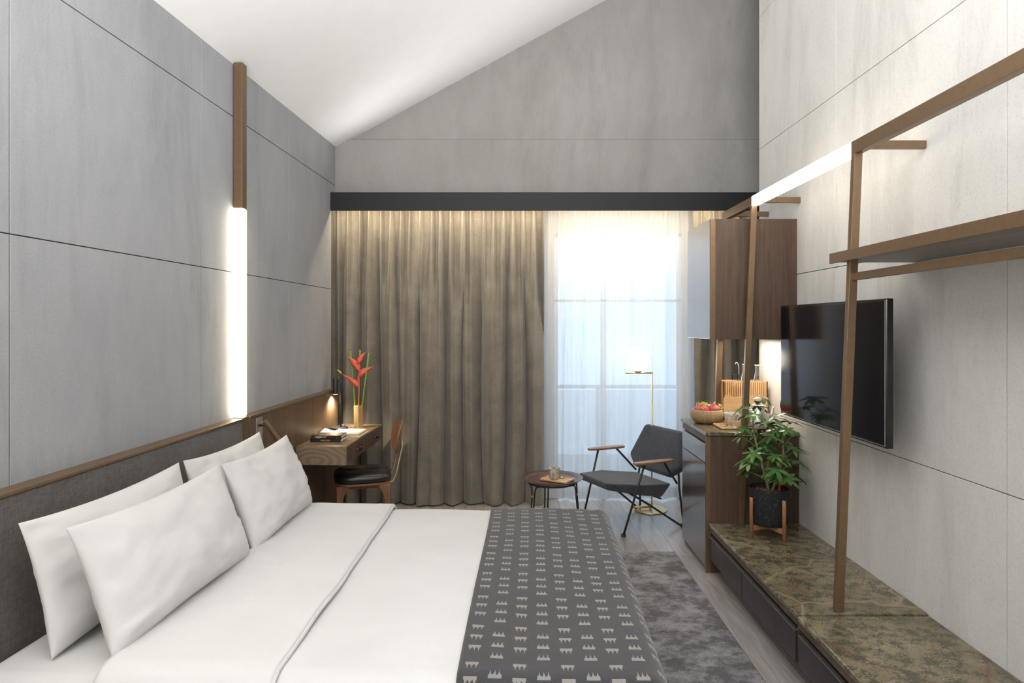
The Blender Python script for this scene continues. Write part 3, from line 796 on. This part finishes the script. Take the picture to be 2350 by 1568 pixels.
cup('coffee_cup', (.282, 4.968, TZ+.0065), .047, .085, M['stone_cup'], 'brown mottled stoneware cup on the small tray of the side table')
def spoon(name, loc, rz, l, label):
    mb = MB(); mb.sphere((0,0,.005), .017, 16, 8, (1.35,.85,.28)); mb.tube([(.018,0,.005),(.04,0,.010),(l,0,.006)], [.003,.0022,.0028], 8)
    o = build(name, mb, M['steel'], smooth=True); o.location = loc; o.rotation_euler = (0,0,rz); return tag(o, label, 'spoon', 'teaspoons')
spoon('teaspoon', (.338, 5.0, TZ+.0065), radians(-55), .11, 'teaspoon beside the mottled cup on the side table')

# ------------------------------------------------------------------ lounge chair
O = Vector((.68, 5.18, 0)); FX = Vector((-.9, -.436, 0)).normalized(); LY = Vector((.436, -.9, 0)).normalized()
lc = root('lounge_chair', 'low charcoal armchair with faceted cushions and wooden armrests by the window', 'armchair', O)
def C(f, l, h_): p = FX*f + LY*l; return (p.x, p.y, h_)
# seat cushion: faceted wedge
top = [C(.10,-.205,.392), C(-.18,-.30,.372), C(-.50,-.235,.335), C(-.50,.235,.335), C(-.18,.30,.372), C(.10,.205,.392)]
bot = [C(.085,-.195,.335), C(-.18,-.28,.285), C(-.43,-.20,.225), C(-.43,.20,.225), C(-.18,.28,.285), C(.085,.195,.335)]
mb = MB(); vt = [mb.bm.verts.new(p) for p in top]; vb = [mb.bm.verts.new(p) for p in bot]
mb.bm.faces.new(vt); mb.bm.faces.new(vb[::-1])
for k in range(6): mb.bm.faces.new((vb[k], vb[(k+1)%6], vt[(k+1)%6], vt[k]))
build('seat', mb, M['chairfab'], lc, smooth=False, bevel=.018, seg=4)
def bp(l, h_, off=0): return C(-.475 - .42*(h_-.42) + off, l, h_ + off*.35)
fr = [(-.275,.748),(.215,.748),(.34,.470),(.22,.392),(-.24,.392),(-.355,.470)]
mb = MB(); A_ = [mb.bm.verts.new(bp(l,h_,0)) for l, h_ in fr]; B_ = [mb.bm.verts.new(bp(l*.93,h_*.985+.005,-.075)) for l, h_ in fr]
mb.bm.faces.new(A_); mb.bm.faces.new(B_[::-1])
for k in range(6): mb.bm.faces.new((B_[k], B_[(k+1)%6], A_[(k+1)%6], A_[k]))
build('backrest', mb, M['chairfab'], lc, bevel=.036, seg=6)
for sg, la in ((-1, -.25), (1, .385)):
    arm = MB(); pts = [(-.03,-.028),(-.10,-.038),(-.27,-.040),(-.37,-.022),(-.385,.0),(-.37,.03),(-.28,.042),(-.09,.030),(-.03,.010)]
    lo = [C(f, la + l*.85, .553) for f, l in pts]; hi = [C(f, la + l, .571) for f, l in pts]
    v0 = [arm.bm.verts.new(p) for p in lo]; v1 = [arm.bm.verts.new(p) for p in hi]; n = len(pts)
    arm.bm.faces.new(v0[::-1]); arm.bm.faces.new(v1)
    for k in range(n): arm.bm.faces.new((v0[k], v0[(k+1)%n], v1[(k+1)%n], v1[k]))
    build('armrest', arm, M['armwood'], lc, bevel=.004)
    lf = sg*.285
    fl = build('leg', MB().tube([C(0, lf, .01), C(-.12, la, .553)], .0085, 10), M['blackmetal'], lc, smooth=True)
    build('foot', MB().tube([C(0, lf, 0), C(0, lf, .018)], .018, 14), M['rubber'], fl)
    build('arm_rod', MB().tube([C(-.30, la, .553), C(-.52, sg*.27, .345)], .0085, 10), M['blackmetal'], lc, smooth=True)
    rl = build('rear_leg', MB().tube([C(-.12, sg*.12, .300), C(-.30, sg*.19, .185), C(-.535, sg*.278, .018), C(-.56, sg*.285, .012), C(-.575, sg*.285, .03), C(-.57, sg*.278, .09), C(-.545, sg*.27, .30), C(-.56, sg*.24, .46)], .0085, 10), M['blackmetal'], lc, smooth=True)
    build('foot', MB().tube([C(-.56, sg*.285, 0), C(-.56, sg*.285, .016)], .014, 12), M['rubber'], rl)
build('seat_bracket', MB().tube([C(-.14,-.14,.292), C(-.14,.14,.292)], .008, 8).tube([C(-.40,-.22,.225), C(-.40,.22,.225)], .008, 8).tube([C(-.56,-.25,.43), C(-.56,.25,.43)], .008, 8), M['blackmetal'], lc, smooth=True)

# ------------------------------------------------------------------ floor lamp
t = root('floor_lamp', 'slim brass floor lamp with glowing white globe behind the armchair', 'lamp', (1.15, 5.62, 0))
build('base', MB().lathe([(0,.001),(.138,.001),(.14,.004),(.138,.010),(0,.012)], seg=48), M['brass'], t, auto=40)
build('base_rod', MB().tube([(-.16,-.02,.03),(.005,.0,.03)], .011, 12).tube([(0,0,.01),(0,0,.04)], .009, 10), M['brass'], t, smooth=True)
build('pole', MB().tube([(.012,0,.02),(.012,0,1.185)], .0075, 12), M['brass'], t, smooth=True)
build('crossbar', MB().tube([(.018,0,1.185),(-.215,0,1.185)], .0075, 12), M['brass'], t, smooth=True)
build('globe_cup', MB().lathe([(0,0),(.03,0),(.034,.014),(0,.014)], c=(-.108,0,1.190), seg=20), M['brass'], t)
build('globe', MB().sphere((-.108,0,1.305), .104, 36, 22), M['globe'], t, smooth=True)

# ------------------------------------------------------------------ minibar cabinet
CX = 1.217
c = root('minibar_cabinet', 'tall dark veneer minibar cabinet with marble counter against the right wall', 'cabinet')
build('body', MB().box(CX+.022, 1.81, 4.212, 4.80, .06, .884), M['walnut'], c)
build('side_panel', MB().box(CX+.032, 1.815, 4.20, 4.213, .0, .884), M['walnut'], c, bevel=.001)
build('edge_strip', MB().box(CX+.002, CX+.031, 4.199, 4.213, 0, .884), M['bronze'], c)
build('side_panel', MB().box(CX+.022, 1.815, 4.802, 4.818, 0, .884), M['walnut'], c)
build('countertop', MB().box(CX-.004, 1.818, 4.190, 4.83, .886, .908), M['marble'], c, bevel=.002)
build('rail', MB().box(CX+.004, CX+.022, 4.212, 4.80, .842, .884), M['walnut'], c)
build('drawer', MB().box(CX, CX+.021, 4.212, 4.80, .706, .825), M['doorblue'], c, bevel=.0015)
build('drawer_lip', MB().box(CX-.002, CX+.018, 4.212, 4.80, .825, .829), M['steel'], c)
build('door', MB().box(CX, CX+.021, 4.212, 4.80, .035, .700), M['doorblue'], c, bevel=.0015)
build('plinth', MB().box(CX+.06, 1.80, 4.22, 4.79, 0, .06), M['blackmetal'], c)

# wall cabinet
c = root('wall_cabinet', 'dark veneer wall cabinet mounted above the minibar counter', 'cabinet')
UX = 1.255
build('body', MB().box(UX+.022, 1.815, 4.243, 4.79, 1.508, 2.288), M['walnut'], c)
build('side_panel', MB().box(UX+.034, 1.818, 4.232, 4.243, 1.506, 2.290), M['walnut'], c, bevel=.001)
build('edge_strip', MB().box(UX+.002, UX+.033, 4.231, 4.243, 1.506, 2.290), M['bronze'], c)
build('door', MB().box(UX, UX+.021, 4.243, 4.785, 1.508, 2.288), M['doorblue'], c, bevel=.0015)
build('gap_strip', MB().box(UX+.002, UX+.02, 4.787, 4.795, 1.508, 2.288), M['blackmetal'], c)

# ------------------------------------------------------------------ low marble bench in two units
def bench(y0, y1, ztop, seams, label, near):
    b = root('bench', label, 'bench', (0,0,0), 0, 'low marble-topped drawer benches')
    BX = 1.232
    build('stone_top', MB().box(BX, 1.817, y0, y1, ztop-.022, ztop), M['marble'], b, bevel=.006, seg=3)
    build('body', MB().box(BX+.035, 1.81, y0+.008, y1-.004, .105, ztop-.022), M['drawerdark'], b)
    build('rail', MB().box(BX+.004, BX+.034, y0+.008, y1-.004, ztop-.052, ztop-.024), M['walnut'], b, bevel=.001)
    for a, z in zip(seams, seams[1:]):
        dr = build('drawer', MB().box(BX+.002, BX+.033, a+.004, z-.004, .10, ztop-.082), M['drawerdark'], b, bevel=.001)
        build('drawer_lip', MB().box(BX, BX+.020, a+.004, z-.004, ztop-.082, ztop-.079), M['steel'], dr)
    build('end_panel', MB().box(BX+.01, 1.81, y0+.001, y0+.008, .09, ztop-.021), M['walnut'], b)
    build('plinth', MB().box(BX+.20, 1.80, y0+.3, y1-.25, 0, .105), M['blackmetal'], b)
    return b
bench(2.875, 4.185, .325, [2.885, 3.575, 4.180], 'far low marble bench carrying the potted plant and rack posts', 0)
bench(1.10, 2.868, .318, [1.12, 1.99, 2.860], 'near low marble bench with bare top in the bottom right corner', 1)

# ------------------------------------------------------------------ bronze rack with light bar
RX = 1.497
fr_ = root('bronze_rack', 'bronze wall rack with leaning posts and a glowing light bar above the bench', 'rack')
build('top_rail', MB().box(RX, RX+.036, .6, 2.919, 2.362, 2.420), M['bronze'], fr_, bevel=.001)
build('top_rail', MB().box(RX, RX+.036, 4.156, 4.76, 2.362, 2.420), M['bronze'], fr_, bevel=.001)
build('light_bar', MB().box(RX-.001, RX+.037, 2.920, 4.155, 2.360, 2.421), M['led_bar'], fr_, bevel=.001)
for y, zb in ((2.903, .326), (4.172, .326), (4.745, .909)):
    xb = 1.413 + (zb-.326)*(RX-1.413)/2.04
    if y > 4.7:
        build('post', MB().bar((xb+.02, y, zb), (1.456+.02, y, 1.50), .038, .034), M['bronze'], fr_)
        build('post', MB().bar((1.490+.02, y, 2.292), (RX+.02, y, 2.36), .038, .034), M['bronze'], fr_)
    else:
        p_ = build('post', MB().bar((xb+.019, y, zb), (RX+.018, y, 2.3625), .036, .030), M['bronze'], fr_, bevel=.001)
        if y < 3: build('screw_hole', MB().tube([(1.424+.024, y-.0155, .585), (1.424+.024, y-.0146, .585)], .003, 10), M['rubber'], p_)
for y in (2.905, 4.19, 4.72):
    build('wall_bracket', MB().box(RX+.036, 1.819, y-.012, y+.012, 2.386, 2.421), M['bronze'], fr_, bevel=.001)
build('hanging_rail', MB().box(RX-.012, RX+.012, .6, 2.892, 1.798, 1.831), M['bronze'], fr_, bevel=.001)
s_ = root('wall_shelf', 'long bronze-edged wall shelf above the hanging rail at right', 'shelf')
build('front_edge', MB().box(1.430, 1.442, .6, 2.984, 1.880, 1.926), M['bronze'], s_, bevel=.001)
build('board', MB().box(1.443, 1.818, .6, 2.980, 1.886, 1.922), wood('shelf_grey_wood', (.15,.125,.10), (.24,.205,.165), axis=(1,.06,1), scale=24), s_)

# ------------------------------------------------------------------ television
t = root('television', 'large flat black television mounted on the right wall', 'television')
build('case', MB().box(1.622, 1.655, 2.862, 4.008, 1.054, 1.717), M['tvcase'], t, bevel=.004)
build('screen', MB().box(1.6205, 1.6225, 2.876, 3.994, 1.072, 1.703), M['screen'], t)
build('trim_line', MB().box(1.6195, 1.6225, 2.868, 2.871, 1.062, 1.709).box(1.6195, 1.6225, 2.868, 4.002, 1.062, 1.0645), M['steel'], t)
build('wall_mount', MB().box(1.655, 1.70, 3.20, 3.65, 1.20, 1.58).box(1.70, 1.819, 3.35, 3.50, 1.30, 1.48), M['blackmetal'], t, bevel=.004)
o = build('power_cable', MB().tube([(1.65,4.0,1.13),(1.66,4.06,1.135),(1.67,4.12,1.12),(1.69,4.18,1.08),(1.73,4.25,1.03),(1.80,4.30,1.02),(1.819,4.30,1.02)], .0035, 8), M['rubber'], smooth=True)
tag(o, 'thin black cable running from the television to the wall', 'cable')

# ------------------------------------------------------------------ plant
PC = Vector((1.518, 3.93, .325))
ps = root('plant_stand', 'orange wood plant stand with four legs on the marble bench', 'plant stand', PC)
for k in range(4):
    a = radians(20 + 90*k); x, y = .128*cos(a), .128*sin(a)
    build('leg', MB().tube([(x,y,.0),(x,y,.215),(x,y,.245)], [.0105,.0115,.011], 10), M['standwood'], ps, smooth=True)
for k in range(2):
    a = radians(20+90*k)
    build('cross_bar', MB().bar((-.122*cos(a), -.122*sin(a), .062), (.122*cos(a), .122*sin(a), .062), .018, .030, (-sin(a), cos(a), 0)), M['standwood'], ps, bevel=.002)
pp = root('potted_plant', 'bushy umbrella plant in a black speckled pot on the wooden stand', 'plant', PC + Vector((0,0,.0785)))
build('pot', MB().lathe([(0,0),(.095,0),(.108,.012),(.113,.03),(.1155,.215),(.113,.218),(.106,.216),(.105,.18),(0,.18)], seg=48), M['pot'], pp, auto=40)
build('inner_pot', MB().lathe([(.092,.181),(.094,.214),(.090,.214),(.088,.181)], seg=36), M['rubber'], pp, smooth=True)
mb = MB(); mb.lathe([(0,.196),(.05,.198),(.088,.193)], seg=24)
for k in range(60):
    a = random.uniform(0, 2*pi); r = random.uniform(0,.08)
    mb.sphere((r*cos(a), r*sin(a), .199), random.uniform(.005,.011), 6, 4, (1.4,.8,.6))
build('soil', mb, M['soil'], pp)
build('tag', MB().box(.045,.055,-.04,-.036,.19,.30), M['redtag'], pp)
stems = MB(); leaves = MB(); rnd = random.Random(21)
def leaflet(mb, base, d, up, L, W):
    d = d.normalized(); side = d.cross(up).normalized(); nrm = side.cross(d).normalized(); rows = []; n = 6
    for i in range(n+1):
        s = i/n; w = W*(sin(pi*min(1,(s*.88+.06)))**.75) if i < n else .0008
        c_ = base + d*L*s - nrm*(.16*L*s*s)
        fold = .14*w
        rows.append([mb.bm.verts.new(c_ - side*w + nrm*fold), mb.bm.verts.new(c_), mb.bm.verts.new(c_ + side*w + nrm*fold)])
    for A, B in zip(rows, rows[1:]):
        for k in range(2): mb.bm.faces.new((A[k], A[k+1], B[k+1], B[k]))
def whorl(tip, pdir, size, n):
    up = (Vector((0,0,1))*.9 + pdir*.35).normalized()
    a = up.cross(Vector((.3,.9,.1))).normalized(); b = up.cross(a)
    ph = rnd.uniform(0, 6)
    for k in range(n):
        t_ = ph + 2*pi*k/n; d = a*cos(t_) + b*sin(t_) + up*rnd.uniform(-.35,.10) + pdir*.25
        leaflet(leaves, tip, d, up, size*rnd.uniform(.8,1.12), size*.165)
trunks = [([(.0,-.01,.19),(-.03,-.01,.30),(-.06,.0,.42),(-.09,.0,.54),(-.10,0,.66)], 19),
          ([(.02,0,.19),(.06,.0,.30),(.085,-.01,.42),(.08,-.01,.53)], 18),
          ([(.01,.03,.19),(.0,.05,.28),(.03,.06,.40),(.02,.06,.48)], 12)]
for path, cnt in trunks:
    path = [Vector(p) for p in path]
    stems.tube(path, [.009 - .001*i for i in range(len(path))], 8)
    for i in range(cnt):
        s = .12 + .88*(i/(cnt-1)) if cnt > 1 else 1; q = s*(len(path)-1); k = min(int(q), len(path)-2); p = path[k].lerp(path[k+1], q-k)
        az = i*2.4 + rnd.uniform(-.3,.3); el = .25 + .65*s + rnd.uniform(-.15,.15)
        dirv = Vector((cos(az)*cos(el), sin(az)*cos(el), sin(el))); Lp = rnd.uniform(.09,.155)*(1.1-.30*s)
        tip = p + dirv*Lp; tip.x = max(-.21, min(.235, tip.x))
        stems.tube([p, p.lerp(tip,.5) + Vector((0,0,.006)), tip], [.0028,.0022,.0018], 6)
        whorl(tip, Vector((cos(az), sin(az), 0)), rnd.uniform(.066,.092), rnd.choice((6,7,7,8)))
build('stems', stems, M['bark'], pp, smooth=True)
leaves.keepn = True
build('foliage', leaves, M['leaf'], pp, smooth=True)

# ------------------------------------------------------------------ things on the counter
CZ = .9085
o = build('woven_bowl', MB().lathe([(0,0),(.06,0),(.085,.008),(.108,.035),(.114,.06),(.108,.088),(.100,.097),(.095,.095),(.102,.06),(.08,.02),(0,.012)], seg=48), M['weave'], smooth=True)
o.location = (1.340, 4.60, CZ); tag(o, 'round woven bamboo fruit bowl on the marble counter', 'bowl')
def dragon(loc, rz, r, label, seed):
    f = root('dragon_fruit', label, 'fruit', loc, rz, 'dragon fruits in the woven bowl')
    build('skin', MB().sphere((0,0,r*.85), r, 24, 14, (1.25,1,.9)), M['fruit'], f, smooth=True)
    g = random.Random(seed); mb = MB()
    for k in range(16):
        a = g.uniform(0, 2*pi); e = g.uniform(.0, 1.3); n_ = Vector((cos(a)*cos(e)*1.25, sin(a)*cos(e), sin(e)*.9)); p = n_*r*.97 + Vector((0,0,r*.85))
        d = (n_.normalized() + Vector((.6,0,.3))).normalized(); leaflet(mb, p, d, n_.normalized(), .024, .008)
    build('scales', mb, M['yel'], f, smooth=True, solid=.001)
dragon((1.300, 4.585, CZ+.060), .3, .043, 'pink dragon fruit on the left in the woven bowl', 3)
dragon((1.388, 4.605, CZ+.058), -.5, .042, 'pink dragon fruit on the right in the woven bowl', 5)

tray('service_tray', (1.528, 4.395, CZ), radians(90), .20, .36, 'larger bamboo tray on the marble counter holding cup and sachets', M['bamboo'])
cup('tea_cup', (1.462, 4.445, CZ+.0065), .050, .085, M['stone_cup2'], 'cream speckled stoneware cup on the counter tray')
spoon('teaspoon', (1.395, 4.40, CZ+.0065), radians(-60), .11, 'teaspoon lying at the left end of the counter tray')
b = root('sachet_box', 'small white wooden box of sachets on the counter tray', 'box', (1.492, 4.35, CZ+.0065), radians(-4))
mb = MB().box(-.055,.055,-.03,.03,0,.004).box(-.055,.055,-.03,-.026,.004,.040).box(-.055,.055,.026,.03,.004,.040).box(-.055,-.051,-.026,.026,.004,.040).box(.051,.055,-.026,.026,.004,.040)
build('box_body', mb, M['bamboo'], b, bevel=.0008)
for k in range(5):
    o = build('sachet', MB().box(-.012,.012,-.0015,.0015,0,.085), M['foil'] if k % 2 else M['whitebox'])
    o.location = (1.462 + k*.012, 4.348 + .008*(k % 3 - 1), CZ+.013); o.rotation_euler = (radians(6), radians(18+4*k), 0)
    tag(o, ('leftmost white paper', 'left one of the two silver', 'middle white paper', 'right one of the two silver', 'rightmost white paper')[k] + ' sachet in the small box on the counter tray', 'sachet', 'sachets in the small box')
# kettle
k_ = root('kettle', 'brushed steel kettle with black handle standing on the right end of the counter tray', 'kettle', (1.615, 4.37, CZ+.0066), radians(0))
build('body', MB().lathe([(0,0),(.078,0),(.084,.006),(.082,.03),(.066,.095),(.054,.130),(.050,.138),(0,.138)], seg=40), M['steel'], k_, auto=50)
build('lid', MB().lathe([(.051,.138),(.050,.144),(.035,.152),(0,.154)], seg=36), M['steel'], k_, smooth=True)
build('knob', MB().lathe([(0,.152),(.010,.154),(.012,.160),(.026,.172),(.024,.176),(0,.177)], seg=24), M['blackmetal'], k_, smooth=True)
build('spout', MB().tube([(.065,-.01,.045),(.088,-.015,.09),(.096,-.015,.128),(.104,-.015,.136)], [.014,.011,.008,.007], 12), M['steel'], k_, smooth=True)
build('handle', MB().tube([(-.046,.01,.135),(-.060,.012,.158),(-.082,.014,.150),(-.094,.016,.115),(-.090,.016,.07),(-.078,.014,.05)], [.007,.009,.009,.009,.008,.006], 10), M['blackmetal'], k_, smooth=True)
# stacked boxes
SX0, SX1, SY0, SY1 = 1.48, 1.795, 4.665, 4.81
def slat_box(z, h, label, full):
    b = root('slatted_box', label, 'box', ((SX0+SX1)/2, (SY0+SY1)/2, z), 0, 'bamboo boxes stacked on the counter')
    w, l = (SX1-SX0)/2, (SY1-SY0)/2
    build('frame', MB().box(-w,w,-l,l,0,.008).box(-w,w,-l,-l+.006,h-.007,h).box(-w,w,l-.006,l,h-.007,h).box(-w,-w+.006,-l,l,h-.007,h).box(w-.006,w,-l,l,h-.007,h), M['bamboov'], b)
    n = 20
    m1 = MB()
    for k in range(n+1):
        x = -w + .004 + (2*w-.008)*k/n; m1.box(x-.004, x+.004, -l, -l+.006, .008, h-.007); m1.box(x-.004, x+.004, l-.006, l, .008, h-.007)
    for k in range(11):
        y = -l + .004 + (2*l-.008)*k/10; m1.box(-w, -w+.006, y-.004, y+.004, .008, h-.007); m1.box(w-.006, w, y-.004, y+.004, .008, h-.007)
    build('slats', m1, M['bamboov'], b)
slat_box(CZ, .065, 'slatted bamboo box at the bottom of the stack on the counter', True)
b = root('plain_box', 'plain pale bamboo box in the middle of the counter stack', 'box', ((SX0+SX1)/2, (SY0+SY1)/2, CZ+.0655), 0, 'bamboo boxes stacked on the counter')
build('box_body', MB().box(-.1575,.1575,-.0725,.0725,0,.100), M['bamboo'], b, bevel=.001)
slat_box(CZ+.166, .120, 'open slatted bamboo box holding bottles on top of the stack', True)
BZ = CZ + .166 + .0085
def mini(x, y, label):
    b = root('miniature_bottle', label, 'bottle', (x, y, BZ), 0, 'miniature bottles in the slatted box')
    build('glass', MB().lathe([(0,0),(.020,0),(.022,.004),(.022,.085),(.020,.10),(.011,.118),(.010,.128),(0,.128)], seg=24), M['glass'], b, smooth=True)
    build('drink', MB().lathe([(0,.003),(.019,.003),(.019,.095),(0,.095)], seg=20), plain('amber_drink', (.35,.12,.03), .2), b, smooth=True)
    build('cap', MB().lathe([(0,.122),(.0145,.122),(.0145,.160),(0,.160)], seg=20), M['blackmetal'], b, auto=40)
mini(1.565, 4.715, 'left black-capped miniature bottle in the slatted box')
mini(1.603, 4.715, 'right black-capped miniature bottle in the slatted box')
def carafe(x, y, h, label):
    b = root('carafe', label, 'carafe', (x, y, BZ), 0, 'glass carafes in the slatted box')
    build('glass', MB().lathe([(0,0),(.032,0),(.038,.006),(.038,.08),(.030,.135),(.021,h-.05),(.021,h-.005),(.024,h)], seg=32), M['glass'], b, smooth=True)
    build('rim', MB().tube([(.0235*cos(2*pi*k/24), .0235*sin(2*pi*k/24), h) for k in range(24)], .002, 6, closed=True), M['whitebox'], b, smooth=True)
carafe(1.745, 4.715, .225, 'glass carafe on the right in the slatted box')
carafe(1.668, 4.755, .228, 'glass carafe on the left, half hidden behind the rack post')
o = build('hooked_handle', MB().tube([(0,0,0),(0,0,.20),(-.004,0,.225),(-.012,0,.240),(-.022,0,.238),(-.026,0,.222)], .004, 8), M['steel'], smooth=True)
o.location = (1.628, 4.785, BZ); tag(o, 'slim pale hooked handle sticking up from the slatted box', 'utensil')
